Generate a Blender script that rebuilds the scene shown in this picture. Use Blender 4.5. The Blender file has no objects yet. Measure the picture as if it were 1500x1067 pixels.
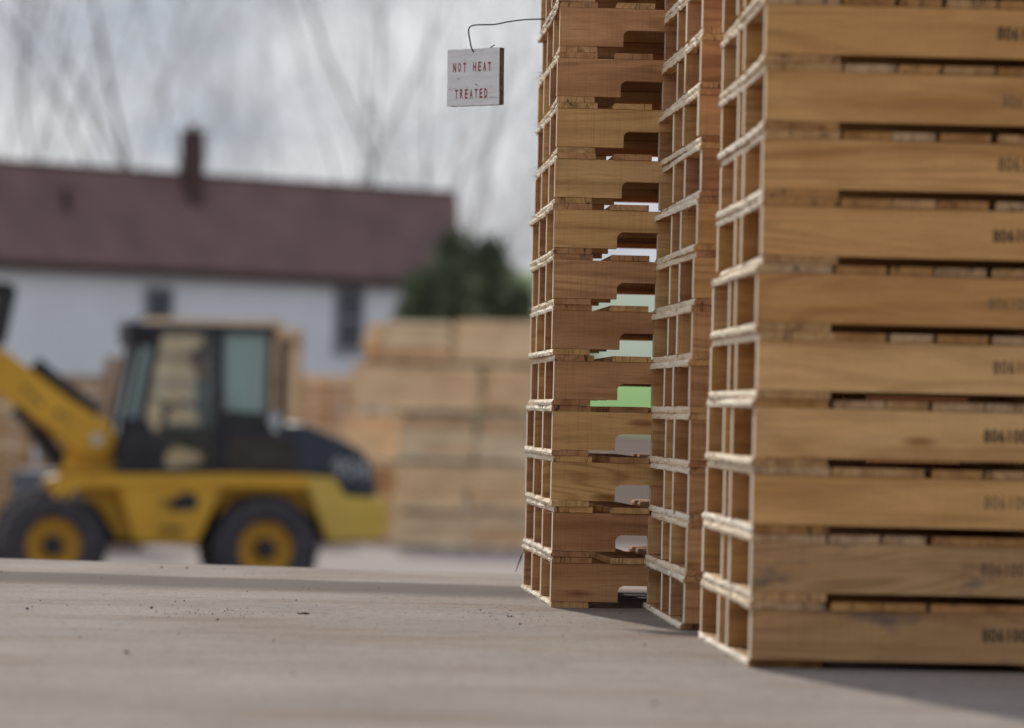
import bpy, bmesh, math, random
from mathutils import Vector, Matrix, Euler
R = math.radians
rnd = random.Random(7)
sc = bpy.context.scene
C = sc.collection

# ------------------------------------------------------------------ camera
F = 6720.0                       # focal length in photo pixels (1500 wide)
CAM = Vector((0, 0, 0.435))
PITCH, ROLL = math.atan(68.5 / F), 0.022
cd = bpy.data.cameras.new('camera'); cam = bpy.data.objects.new('camera', cd); C.objects.link(cam)
ROT = Matrix.Rotation(math.pi / 2 + PITCH, 3, 'X') @ Matrix.Rotation(ROLL, 3, 'Z')
cam.matrix_world = Matrix.Translation(CAM) @ ROT.to_4x4()
cd.sensor_width = 36; cd.lens = F / 1500 * 36; cd.clip_start = 0.1; cd.clip_end = 5000
cd.dof.use_dof = True; cd.dof.focus_distance = 10.3; cd.dof.aperture_fstop = 3.5; cd.dof.aperture_blades = 0
sc.camera = cam

# ------------------------------------------------------------------ light
SUN_EL, SUN_AZ = R(35), R(-14.5)   # azimuth from +Y, negative = to the left
W = bpy.data.worlds.new('World'); sc.world = W; W.use_nodes = True
nt = W.node_tree; nt.nodes.clear()
def N(t, ty, **kw):
    n = t.nodes.new(ty)
    for k, v in kw.items():
        if k.startswith('i_'): n.inputs[k[2:].replace('_', ' ')].default_value = v
        else: setattr(n, k, v)
    return n
def L(t, a, b): t.links.new(a, b)
sky = N(nt, 'ShaderNodeTexSky', sky_type='NISHITA', sun_disc=False, sun_elevation=SUN_EL, sun_rotation=SUN_AZ)
sky.air_density = 1.0; sky.dust_density = 1.5
tc = N(nt, 'ShaderNodeTexCoord'); mp = N(nt, 'ShaderNodeMapping')
mp.inputs['Scale'].default_value = (1.0, 1.0, 2.2); mp.inputs['Rotation'].default_value = (0, R(14), 0)
L(nt, tc.outputs['Generated'], mp.inputs['Vector'])
n1 = N(nt, 'ShaderNodeTexNoise', i_Scale=13.0, i_Detail=5.0, i_Roughness=0.5, i_Distortion=0.3)
L(nt, mp.outputs[0], n1.inputs['Vector'])
r1 = N(nt, 'ShaderNodeValToRGB')
r1.color_ramp.elements[0].position = 0.33; r1.color_ramp.elements[0].color = (3.65, 4.3, 5.3, 1)
r1.color_ramp.elements[1].position = 0.66; r1.color_ramp.elements[1].color = (6.9, 7.1, 7.6, 1)
L(nt, n1.outputs['Fac'], r1.inputs['Fac'])
mx = N(nt, 'ShaderNodeMix', data_type='RGBA'); mx.inputs['Factor'].default_value = 0.9
L(nt, sky.outputs[0], mx.inputs[6]); L(nt, r1.outputs[0], mx.inputs[7])
bg = N(nt, 'ShaderNodeBackground', i_Strength=0.105); L(nt, mx.outputs[2], bg.inputs['Color'])
wo = N(nt, 'ShaderNodeOutputWorld'); L(nt, bg.outputs[0], wo.inputs['Surface'])
sl = bpy.data.lights.new('sun', 'SUN'); sl.energy = 3.6; sl.angle = R(2.0); sl.color = (1, 0.95, 0.88)
so = bpy.data.objects.new('sun', sl); C.objects.link(so); so.location = (-5, 20, 20)
sd = Vector((math.sin(SUN_AZ) * math.cos(SUN_EL), math.cos(SUN_AZ) * math.cos(SUN_EL), math.sin(SUN_EL)))
so.rotation_euler = sd.to_track_quat('Z', 'Y').to_euler()
sc.view_settings.view_transform = 'Standard'; sc.view_settings.look = 'None'
sc.view_settings.exposure = 0.0; sc.view_settings.gamma = 1.0
sc.render.engine = 'CYCLES'
sc.cycles.use_denoising = True
sc.cycles.max_bounces = 6

# ------------------------------------------------------------------ helpers
def at(px, py, D):
    """world point seen at a photo pixel, D metres ahead"""
    v = ROT @ Vector(((px - 750) / F, (533.5 - py) / F, -1.0))
    return CAM + v * (D / v.y)

class MB:
    def __init__(s): s.v = []; s.f = []
    def add(s, vs, fs):
        k = len(s.v); s.v += [tuple(v) for v in vs]; s.f += [tuple(k + i for i in f) for f in fs]
    def box(s, x0, x1, y0, y1, z0, z1, M=None, j=0.0):
        vs = [Vector((x, y, z)) for z in (z0, z1) for y in (y0, y1) for x in (x0, x1)]
        if j: vs = [v + Vector((rnd.uniform(-j, j), rnd.uniform(-j, j), rnd.uniform(-j, j))) for v in vs]
        if M: vs = [M @ v for v in vs]
        s.add(vs, [(0, 2, 3, 1), (4, 5, 7, 6), (0, 1, 5, 4), (2, 6, 7, 3), (0, 4, 6, 2), (1, 3, 7, 5)])
    def prism(s, poly, y0, y1):
        n = len(poly)
        a = sum(poly[i][0] * poly[(i + 1) % n][1] - poly[(i + 1) % n][0] * poly[i][1] for i in range(n))
        if a < 0: poly = poly[::-1]
        s.add([(x, y0, z) for x, z in poly] + [(x, y1, z) for x, z in poly],
              [tuple(range(n)), tuple(range(2 * n - 1, n - 1, -1))] + [((i + 1) % n, i, n + i, n + (i + 1) % n) for i in range(n)])
    def tube(s, pts, rad, k=8, caps=True):
        pts = [Vector(p) for p in pts]; base = len(s.v); n = len(pts)
        rads = rad if isinstance(rad, (list, tuple)) else [rad] * n
        d0 = (pts[1] - pts[0]).normalized(); u = d0.orthogonal().normalized()
        for i, p in enumerate(pts):
            d = (pts[min(i + 1, n - 1)] - pts[max(i - 1, 0)]).normalized()
            u = (u - d * u.dot(d)).normalized(); w = d.cross(u)
            for j in range(k):
                a = 2 * math.pi * j / k
                s.v.append(tuple(p + (u * math.cos(a) + w * math.sin(a)) * rads[i]))
        for i in range(n - 1):
            for j in range(k):
                a, b = base + i * k + j, base + i * k + (j + 1) % k
                s.f.append((a, b, b + k, a + k))
        if caps:
            s.f.append(tuple(base + j for j in range(k))[::-1]); s.f.append(tuple(base + (n - 1) * k + j for j in range(k)))
    def lathe_y(s, prof, cx, cz, k=40):
        """profile (radius, y) turned round the y axis"""
        base = len(s.v); n = len(prof)
        for r, y in prof:
            for j in range(k):
                a = 2 * math.pi * j / k; s.v.append((cx + r * math.cos(a), y, cz + r * math.sin(a)))
        for i in range(n - 1):
            for j in range(k):
                a, b = base + i * k + j, base + i * k + (j + 1) % k
                s.f.append((a, b, b + k, a + k))
    def ball(s, c, r, k=10, sc3=(1, 1, 1)):
        base = len(s.v); c = Vector(c)
        for i in range(k + 1):
            t = math.pi * i / k
            for j in range(2 * k):
                p = math.pi * j / k
                s.v.append((c.x + r * sc3[0] * math.sin(t) * math.cos(p), c.y + r * sc3[1] * math.sin(t) * math.sin(p), c.z + r * sc3[2] * math.cos(t)))
        for i in range(k):
            for j in range(2 * k):
                a, b = base + i * 2 * k + j, base + i * 2 * k + (j + 1) % (2 * k)
                s.f.append((a, a + 2 * k, b + 2 * k, b))
    def mesh(s, name, mats, bevel=0, smooth=False, fix=False):
        me = bpy.data.meshes.new(name); me.from_pydata(s.v, [], s.f)
        for m in (mats if isinstance(mats, (list, tuple)) else [mats]): me.materials.append(m)
        if bevel or fix:
            bm = bmesh.new(); bm.from_mesh(me)
            bmesh.ops.recalc_face_normals(bm, faces=bm.faces)
            if bevel:
                es = [e for e in bm.edges if len(e.link_faces) == 2 and e.calc_face_angle(0) > 0.5]
                bmesh.ops.bevel(bm, geom=es, offset=bevel, segments=2, profile=0.6, affect='EDGES', clamp_overlap=True)
            bm.to_mesh(me); bm.free()
        if smooth:
            me.polygons.foreach_set('use_smooth', [True] * len(me.polygons))
        me.update(); return me
    def build(s, name, mats, parent=None, **kw):
        return link(name, s.mesh(name, mats, **kw), parent)
def link(name, me, parent=None, loc=(0, 0, 0)):
    o = bpy.data.objects.new(name, me); C.objects.link(o); o.parent = parent; o.location = loc; return o
def tag(o, label=None, cat=None, group=None, kind=None):
    if label: o['label'] = label
    if cat: o['category'] = cat
    if group: o['group'] = group
    if kind: o['kind'] = kind
    return o
def thing(name, label, cat, loc=(0, 0, 0), rz=0, group=None):
    o = bpy.data.objects.new(name, None); C.objects.link(o); o.location = loc; o.rotation_euler = (0, 0, rz)
    return tag(o, label, cat, group)

# ------------------------------------------------------------------ materials
def mat(name, col, rough=0.7, metal=0, spec=0.3, bump=0, bscale=60, var=0.0, vscale=3):
    m = bpy.data.materials.new(name); m.use_nodes = True; t = m.node_tree
    b = t.nodes['Principled BSDF']; b.inputs['Roughness'].default_value = rough; b.inputs['Metallic'].default_value = metal
    b.inputs['Specular IOR Level'].default_value = spec; b.inputs['Base Color'].default_value = (*col, 1)
    tc = N(t, 'ShaderNodeTexCoord')
    if var:
        n = N(t, 'ShaderNodeTexNoise', i_Scale=vscale, i_Detail=6.0, i_Roughness=0.6); L(t, tc.outputs['Object'], n.inputs['Vector'])
        r = N(t, 'ShaderNodeValToRGB'); e = r.color_ramp.elements
        e[0].position = .3; e[1].position = .7
        e[0].color = (*[c * (1 - var) for c in col], 1); e[1].color = (*[min(1, c * (1 + var)) for c in col], 1)
        L(t, n.outputs['Fac'], r.inputs['Fac']); L(t, r.outputs[0], b.inputs['Base Color'])
    if bump:
        n = N(t, 'ShaderNodeTexNoise', i_Scale=bscale, i_Detail=4.0); L(t, tc.outputs['Object'], n.inputs['Vector'])
        bp = N(t, 'ShaderNodeBump', i_Strength=bump, i_Distance=0.01); L(t, n.outputs['Fac'], bp.inputs['Height']); L(t, bp.outputs[0], b.inputs['Normal'])
    return m

def wood(name, cols, axis='X', stain=0.25, knots=True, saw=0.10, fuzzy=0.0, gscale=1.0, dk=1.0, checks=False):
    """sawn timber; every piece gets its own tone and its own stretch of grain"""
    m = bpy.data.materials.new(name); m.use_nodes = True; t = m.node_tree; b = t.nodes['Principled BSDF']
    b.inputs['Roughness'].default_value = 0.82; b.inputs['Specular IOR Level'].default_value = 0.15
    tc = N(t, 'ShaderNodeTexCoord'); oi = N(t, 'ShaderNodeObjectInfo')
    off = N(t, 'ShaderNodeVectorMath', operation='SCALE'); off.inputs['Scale'].default_value = 1.0
    mul = N(t, 'ShaderNodeMath', operation='MULTIPLY'); mul.inputs[1].default_value = 61.7
    L(t, oi.outputs['Random'], mul.inputs[0])
    cmb = N(t, 'ShaderNodeCombineXYZ'); L(t, mul.outputs[0], cmb.inputs[0]); L(t, mul.outputs[0], cmb.inputs[1]); L(t, mul.outputs[0], cmb.inputs[2])
    add = N(t, 'ShaderNodeVectorMath', operation='ADD'); L(t, tc.outputs['Object'], add.inputs[0]); L(t, cmb.outputs[0], add.inputs[1])
    def mapped(sx, sy, sz):
        s = (sx, sy, sz) if axis == 'X' else (sy, sx, sz)
        k = N(t, 'ShaderNodeVectorMath', operation='MULTIPLY'); k.inputs[1].default_value = s; L(t, add.outputs[0], k.inputs[0]); return k.outputs[0]
    # tone per piece
    rp = N(t, 'ShaderNodeValToRGB'); rp.color_ramp.interpolation = 'CONSTANT'
    while len(rp.color_ramp.elements) < len(cols): rp.color_ramp.elements.new(0.5)
    for i, c in enumerate(cols):
        e = rp.color_ramp.elements[i]; e.position = i / len(cols); e.color = (*c, 1)
    fr = N(t, 'ShaderNodeMath', operation='FRACT'); m2 = N(t, 'ShaderNodeMath', operation='MULTIPLY'); m2.inputs[1].default_value = 7.31
    L(t, oi.outputs['Random'], m2.inputs[0]); L(t, m2.outputs[0], fr.inputs[0]); L(t, fr.outputs[0], rp.inputs['Fac'])
    col = rp.outputs[0]
    def darken(fac, amount, color=None):
        nonlocal col
        mxn = N(t, 'ShaderNodeMix', data_type='RGBA', blend_type='MULTIPLY' if color is None else 'MIX')
        ml = N(t, 'ShaderNodeMath', operation='MULTIPLY', use_clamp=True); ml.inputs[1].default_value = amount * dk
        L(t, fac, ml.inputs[0]); L(t, ml.outputs[0], mxn.inputs[0]); L(t, col, mxn.inputs[6])
        mxn.inputs[7].default_value = (0.35, 0.22, 0.12, 1) if color is None else (*color, 1)
        col = mxn.outputs[2]
    def ramp(src, a, bb):
        r = N(t, 'ShaderNodeMapRange', clamp=True); r.inputs[1].default_value = a; r.inputs[2].default_value = bb; L(t, src, r.inputs[0]); return r.outputs[0]
    # growth rings: contour lines of a stretched noise
    g = N(t, 'ShaderNodeTexNoise', i_Scale=1.0 * gscale, i_Detail=1.0, i_Distortion=0.3); L(t, mapped(1.1, 9, 9), g.inputs['Vector'])
    a1 = N(t, 'ShaderNodeMath', operation='MULTIPLY'); a1.inputs[1].default_value = 95.0; L(t, g.outputs['Fac'], a1.inputs[0])
    a2 = N(t, 'ShaderNodeMath', operation='SINE'); L(t, a1.outputs[0], a2.inputs[0])
    gm = N(t, 'ShaderNodeTexNoise', i_Scale=1.0, i_Detail=2.0); L(t, mapped(2, 7, 7), gm.inputs['Vector'])
    gx = N(t, 'ShaderNodeMath', operation='MULTIPLY'); L(t, ramp(a2.outputs[0], -0.2, 1.0), gx.inputs[0]); L(t, ramp(gm.outputs['Fac'], .36, .62), gx.inputs[1])
    darken(gx.outputs[0], 0.36)
    gy = N(t, 'ShaderNodeTexNoise', i_Scale=1.0, i_Detail=4.0); L(t, mapped(3.5, 9, 9), gy.inputs['Vector'])
    darken(ramp(gy.outputs['Fac'], .5, .75), .3)
    # broad bands
    g2 = N(t, 'ShaderNodeTexNoise', i_Scale=1.0, i_Detail=3.0); L(t, mapped(1.4, 30, 24), g2.inputs['Vector'])
    darken(ramp(g2.outputs['Fac'], 0.45, 0.68), 0.42)
    # fine fibre
    g3 = N(t, 'ShaderNodeTexNoise', i_Scale=1.0, i_Detail=4.0, i_Roughness=0.7); L(t, mapped(16, 420, 420), g3.inputs['Vector'])
    darken(ramp(g3.outputs['Fac'], 0.45, 0.75), 0.4)
    # saw marks across
    w = N(t, 'ShaderNodeTexNoise', i_Scale=1.0, i_Detail=2.0); L(t, mapped(330, 6, 6), w.inputs['Vector'])
    darken(ramp(w.outputs['Fac'], 0.5, 0.75), saw * 2.2)
    if knots:
        vo = N(t, 'ShaderNodeTexVoronoi', i_Scale=1.0); L(t, mapped(3.2, 11, 11), vo.inputs['Vector'])
        k = ramp(vo.outputs['Distance'], 0.13, 0.05); darken(k, 0.7)
    if stain:
        s1 = N(t, 'ShaderNodeTexNoise', i_Scale=1.0, i_Detail=5.0); L(t, mapped(9, 22, 22), s1.inputs['Vector'])
        darken(ramp(s1.outputs['Fac'], 0.60, 0.74), stain, color=(0.10, 0.085, 0.085))
    if checks:
        ck = N(t, 'ShaderNodeTexNoise', i_Scale=1.0, i_Detail=1.0); L(t, mapped(1.2, 38, 5), ck.inputs['Vector'])
        sb = N(t, 'ShaderNodeMath', operation='SUBTRACT'); sb.inputs[1].default_value = .5; L(t, ck.outputs['Fac'], sb.inputs[0])
        ab = N(t, 'ShaderNodeMath', operation='ABSOLUTE'); L(t, sb.outputs[0], ab.inputs[0])
        darken(ramp(ab.outputs[0], .011, .003), .8, color=(.05, .03, .02))
    L(t, col, b.inputs['Base Color'])
    bp = N(t, 'ShaderNodeBump', i_Strength=0.35 + fuzzy, i_Distance=0.0012); L(t, g3.outputs['Fac'], bp.inputs['Height'])
    if fuzzy:
        fz = N(t, 'ShaderNodeTexNoise', i_Scale=1.0, i_Detail=5.0); L(t, mapped(120, 260, 260), fz.inputs['Vector'])
        bq = N(t, 'ShaderNodeBump', i_Strength=0.7, i_Distance=0.002); L(t, fz.outputs['Fac'], bq.inputs['Height']); L(t, bp.outputs[0], bq.inputs['Normal'])
        L(t, bq.outputs[0], b.inputs['Normal'])
    else: L(t, bp.outputs[0], b.inputs['Normal'])
    return m

OAK = [tuple(min(.8, c * k) for c, k in zip(t_, (1.72, 1.48, 1.2))) for t_ in [(.37, .235, .145), (.46, .32, .165), (.36, .225, .13), (.43, .285, .17), (.33, .20, .12), (.47, .34, .19), (.40, .25, .15)]]
PINE = [(.78, .43, .165), (.84, .49, .21), (.68, .36, .13), (.84, .51, .24), (.74, .40, .15), (.66, .34, .125)]
PALE = [(.95, .83, .64), (.92, .78, .58), (.95, .84, .66), (.90, .74, .53)]  # pale sawn fibre, brightened further with sunlight put into the colour
M_str = wood('stringer_wood', OAK, 'X', stain=.18)
M_strn = wood('near_stringer_wood', PINE, 'X', stain=.10, saw=.04, gscale=.8)
M_dirty = wood('dirty_stringer_wood', [(.52, .295, .135), (.58, .34, .16)], 'X', stain=.75, saw=.08)
M_blue = wood('blue_stained_wood', [OAK[0], OAK[3]], 'X', stain=.9, saw=.15)
M_brd = wood('deck_wood', [tuple(c * .95 for c in k) for k in OAK], 'Y', stain=.5, checks=True)
M_brdn = wood('near_deck_wood', [(.55, .28, .10), (.62, .36, .16), (.50, .25, .09), (.62, .40, .22)], 'Y', stain=.2, checks=True)
M_edge = wood('sunlit_sawn_edge_wood', PALE, 'Y', stain=.12, knots=False, fuzzy=.15, dk=.35, checks=True)
M_end = wood('sunlit_stringer_end_wood', PALE, 'X', stain=.0, knots=False, dk=.3)
M_ink = mat('number_ink', (.10, .062, .035), .8, var=.3, vscale=300)
M_inks = [M_ink, mat('faded_ink', (.17, .10, .055), .8, var=.45, vscale=220), mat('faint_ink', (.25, .15, .075), .8, var=.4, vscale=160)]
M_fib = mat('wood_fibre', (.62, .48, .30), .8)

# ------------------------------------------------------------------ setting
def slab_material():
    m = bpy.data.materials.new('concrete'); m.use_nodes = True; t = m.node_tree; b = t.nodes['Principled BSDF']
    b.inputs['Roughness'].default_value = 0.95; b.inputs['Specular IOR Level'].default_value = 0.05
    tc = N(t, 'ShaderNodeTexCoord')
    def noise(scale, det, vec, rough=.6):
        mpn = N(t, 'ShaderNodeMapping'); mpn.inputs['Scale'].default_value = vec; L(t, tc.outputs['Object'], mpn.inputs['Vector'])
        n = N(t, 'ShaderNodeTexNoise', i_Scale=scale, i_Detail=det, i_Roughness=rough); L(t, mpn.outputs[0], n.inputs['Vector']); return n.outputs['Fac']
    def rng(s, a, bb, c=0., d=1.):
        r = N(t, 'ShaderNodeMapRange', clamp=True); r.inputs[1].default_value = a; r.inputs[2].default_value = bb; r.inputs[3].default_value = c; r.inputs[4].default_value = d
        L(t, s, r.inputs[0]); return r.outputs[0]
    base = N(t, 'ShaderNodeValToRGB'); e = base.color_ramp.elements
    e[0].position = .3; e[0].color = (.255, .212, .180, 1); e[1].position = .7; e[1].color = (.355, .308, .268, 1)
    L(t, noise(1.6, 6, (1, .8, 1)), base.inputs['Fac'])
    col = base.outputs[0]
    def mixc(fac, c, k):
        nonlocal col
        ml = N(t, 'ShaderNodeMath', operation='MULTIPLY', use_clamp=True); ml.inputs[1].default_value = k; L(t, fac, ml.inputs[0])
        x = N(t, 'ShaderNodeMix', data_type='RGBA'); L(t, ml.outputs[0], x.inputs[0]); L(t, col, x.inputs[6]); x.inputs[7].default_value = (*c, 1); col = x.outputs[2]
    mixc(rng(noise(2.2, 5, (.6, 1.1, 1)), .50, .68), (.215, .150, .105), .7)      # tan dirt drifts
    mixc(rng(noise(7, 6, (.5, 1.2, 1)), .56, .72), (.17, .13, .105), .5)
    mixc(rng(noise(420, 2, (1, 1, 1), .5), .52, .75), (.17, .15, .14), .45)         # grit
    mixc(rng(noise(650, 1, (1, 1, 1), .5), .60, .78), (.50, .46, .42), .45)
    mixc(rng(noise(130, 3, (1, .5, 1), .6), .53, .66), (.13, .11, .10), .5)
    mixc(rng(noise(150, 3, (1, .4, 1), .6), .55, .68), (.40, .36, .32), .5)
    mixc(rng(noise(38, 4, (1, .7, 1), .65), .52, .66), (.15, .125, .105), .5)
    # soft-edged dark band across the slab, just short of its far edge
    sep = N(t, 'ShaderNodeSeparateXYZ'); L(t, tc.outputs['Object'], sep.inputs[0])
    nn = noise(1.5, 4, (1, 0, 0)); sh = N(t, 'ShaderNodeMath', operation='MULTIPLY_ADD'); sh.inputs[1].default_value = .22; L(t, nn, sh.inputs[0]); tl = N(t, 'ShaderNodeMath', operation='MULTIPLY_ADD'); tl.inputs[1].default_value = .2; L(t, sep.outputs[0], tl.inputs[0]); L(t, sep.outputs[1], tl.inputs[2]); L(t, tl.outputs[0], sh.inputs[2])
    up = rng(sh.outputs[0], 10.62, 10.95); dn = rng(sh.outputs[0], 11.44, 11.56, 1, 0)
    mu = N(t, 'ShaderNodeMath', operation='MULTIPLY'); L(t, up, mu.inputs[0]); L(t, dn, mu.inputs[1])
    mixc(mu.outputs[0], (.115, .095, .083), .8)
    L(t, col, b.inputs['Base Color'])
    bp = N(t, 'ShaderNodeBump', i_Strength=.8, i_Distance=.004); L(t, noise(70, 6, (1, .6, 1), .75), bp.inputs['Height'])
    bq = N(t, 'ShaderNodeBump', i_Strength=.4, i_Distance=.006); L(t, noise(9, 5, (1, 1, 1), .6), bq.inputs['Height']); L(t, bp.outputs[0], bq.inputs['Normal'])
    L(t, bq.outputs[0], b.inputs['Normal'])
    return m
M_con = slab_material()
GZ = -1.51
SL = 12.27                        # far edge of the slab
b = MB(); prof = [(-30, 0), (SL - .02, 0), (SL, -.015), (SL, GZ - .3), (-30, GZ - .3)]
nx = 60; xs = [-30 + i for i in range(nx + 1)]
vs = [(x, y - (.23 * x if i else 0) + (rnd.uniform(-.012, .012) if 0 < i < 3 else 0), z) for x in xs for i, (y, z) in enumerate(prof)]
b.add(vs, [(a * 5 + i, (a + 1) * 5 + i, (a + 1) * 5 + (i + 1) % 5, a * 5 + (i + 1) % 5) for a in range(nx) for i in range(5)])
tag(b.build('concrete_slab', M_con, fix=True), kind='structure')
M_yard = mat('yard_gravel', (.37, .32, .29), .95, spec=.0, bump=.6, bscale=30, var=.10, vscale=.35)
b = MB(); b.add([(-1500, -40, GZ), (1500, -40, GZ), (1500, 3500, GZ), (-1500, 3500, GZ)], [(0, 1, 2, 3)])
tag(b.build('yard_ground', M_yard), kind='structure')
M_lawn = mat('lawn_grass', (.14, .29, .06), .95, bump=.5, bscale=20, var=.25, vscale=.6)
M_dirt = mat('bare_field', (.16, .125, .108), .95, spec=.0, var=.15, vscale=.2)
M_meadow = mat('meadow_grass', (.29, .34, .25), .95, var=.14, vscale=.05)
M_hill = mat('wooded_hill_green', (.23, .31, .13), .95, bump=1., bscale=.8, var=.4, vscale=.25)
def terrain(name, mtl, x0, x1, y0, y1, hf, nx=50, ny=16):
    b = MB()
    vs = [(x0 + (x1 - x0) * i / nx, y0 + (y1 - y0) * j / ny, hf(i / nx, j / ny)) for j in range(ny + 1) for i in range(nx + 1)]
    b.add(vs, [(j * (nx + 1) + i, j * (nx + 1) + i + 1, (j + 1) * (nx + 1) + i + 1, (j + 1) * (nx + 1) + i) for j in range(ny) for i in range(nx)])
    return tag(b.build(name, mtl, smooth=True), kind='structure')
terrain('bare_field', M_dirt, 1.2, 90, 67, 420, lambda u, v: GZ + .03 + .02 * math.sin(u * 9))
terrain('grass_bank', M_lawn, -120, 160, 420, 490, lambda u, v: GZ + .02 + 5.1 * math.sin(min(1, v * 1.3) * math.pi / 2) ** 1.3 + .25 * math.sin(u * 17))
terrain('meadow_hill', M_meadow, 4, 260, 600, 800, lambda u, v: GZ + (25.5 + 1.6 * math.sin(u * 9 + .6) + .5 * math.sin(u * 60)) * math.sin(min(1, v * 1.2) * math.pi / 2))
terrain('wooded_hill', M_hill, -160, 12, 520, 590, lambda u, v: GZ + (20.3 + .9 * math.sin(u * 40) + .8 * math.sin(u * 91) + .5 * math.sin(u * 233)) * math.sin(min(1, v * 1.3) * math.pi / 2) * min(1, (1 - u) * 40), nx=140)

# ------------------------------------------------------------------ near pallets
LEN, DEP = 1.2, 1.0
NOTCH = [(.145, 0), (.145, .026), (.149, .033), (.157, .037), (.352, .037), (.360, .033), (.364, .026), (.364, 0)]
def stringer_mesh(hs, notched, var, mt=None):
    r = random.Random(var); b = MB(); poly = [(0, 0)]
    if notched:
        s = r.uniform(-.006, .006)
        poly += [(x + s, z) for x, z in NOTCH]
        poly += [(LEN - x + s, z) for x, z in NOTCH[::-1]]
    poly += [(LEN, 0), (LEN, hs), (LEN * .7, hs - r.uniform(0, .001)), (LEN * .35, hs - r.uniform(0, .0015)), (0, hs)]
    b.prism(poly, 0, .036)
    m = b.mesh('stringer', [mt or (M_str if notched else M_strn), M_end], fix=True)
    for p in m.polygons:
        if abs(p.normal.x) > .9 and (p.center.x < .001 or p.center.x > LEN - .001): p.material_index = 1
    return m
def board_mesh(w, tb, lead, var, mats):
    """deck board, long axis y; lead boards get a ragged sawn outer edge"""
    r = random.Random(100 + var); b = MB(); n = 34 if lead else 3
    wv = r.uniform(0, 6)
    for i in range(n + 1):
        y = DEP * i / n; j = .0019 if lead else .0004; lo = .0022 * math.sin(wv + y * 5) if lead else 0
        e = r.uniform(-j, j) * 1.6
        for x, z in ((e * .5 + .0004 + lo, 0), (e - .0008 + lo, tb * .45), (r.uniform(-j, j) * .8 + .0022 + lo, tb), (w, tb), (w, 0)):
            b.v.append((x, y, z + (r.uniform(-j, j) * .45 if x < w * .5 else 0)))
    k = 5
    for i in range(n):
        for j in range(k): b.f.append((i * k + j, i * k + (j + 1) % k, (i + 1) * k + (j + 1) % k, (i + 1) * k + j))
    b.f.append(tuple(range(k))); b.f.append(tuple(n * k + j for j in range(k)))
    m = b.mesh('deck_board', mats, fix=True)
    for p in m.polygons:
        if p.center.x < .004 and abs(p.normal.y) < .7: p.material_index = 1  # outer edge gets the paler wood with sunlight painted in
    return m
_cache = {}
def cached(key, fn):
    if key not in _cache: _cache[key] = fn()
    return _cache[key]

ORD2 = ['bottom', 'second', 'third', 'fourth', 'fifth', 'sixth', 'seventh', 'eighth', 'ninth', 'tenth', 'eleventh', 'twelfth', 'thirteenth', 'fourteenth', 'fifteenth', 'sixteenth', 'seventeenth', 'eighteenth', 'nineteenth', 'twentieth', 'twenty first', 'twenty second', 'twenty third', 'twenty fourth', 'twenty fifth', 'twenty sixth']
ORD = ['bottom', 'second', 'third', 'fourth', 'fifth', 'sixth', 'seventh', 'eighth', 'ninth', 'tenth', 'eleventh', 'twelfth', 'thirteenth', 'fourteenth']
def lerp_tab(tab, y):
    for (y0, x0), (y1, x1) in zip(tab, tab[1:]):
        if y >= y1 or (y1, x1) == tab[-1]:
            t = (y - y0) / (y1 - y0); return x0 + (x1 - x0) * t
def splinter_mesh(var, n):
    r = random.Random(500 + var); b = MB()
    for i in range(n):
        y = r.uniform(0, DEP); z = r.uniform(-.002, .024); l = r.uniform(.006, .026); d = Vector((-1, r.uniform(-.8, .8), r.uniform(-1, .8))).normalized()
        p = Vector((.001, y, z)); pts = [p.copy()]; bend = Vector((r.uniform(-.2, .2), r.uniform(-.7, .7), r.uniform(-1, .4)))
        for k in range(4): p = p + d * l / 4; d = (d + bend * .35).normalized(); pts.append(p.copy())
        b.tube(pts, [.0007, .0006, .0005, .0004, .0002], 3, False)
    return b.mesh('splinters', M_fib)

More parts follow.
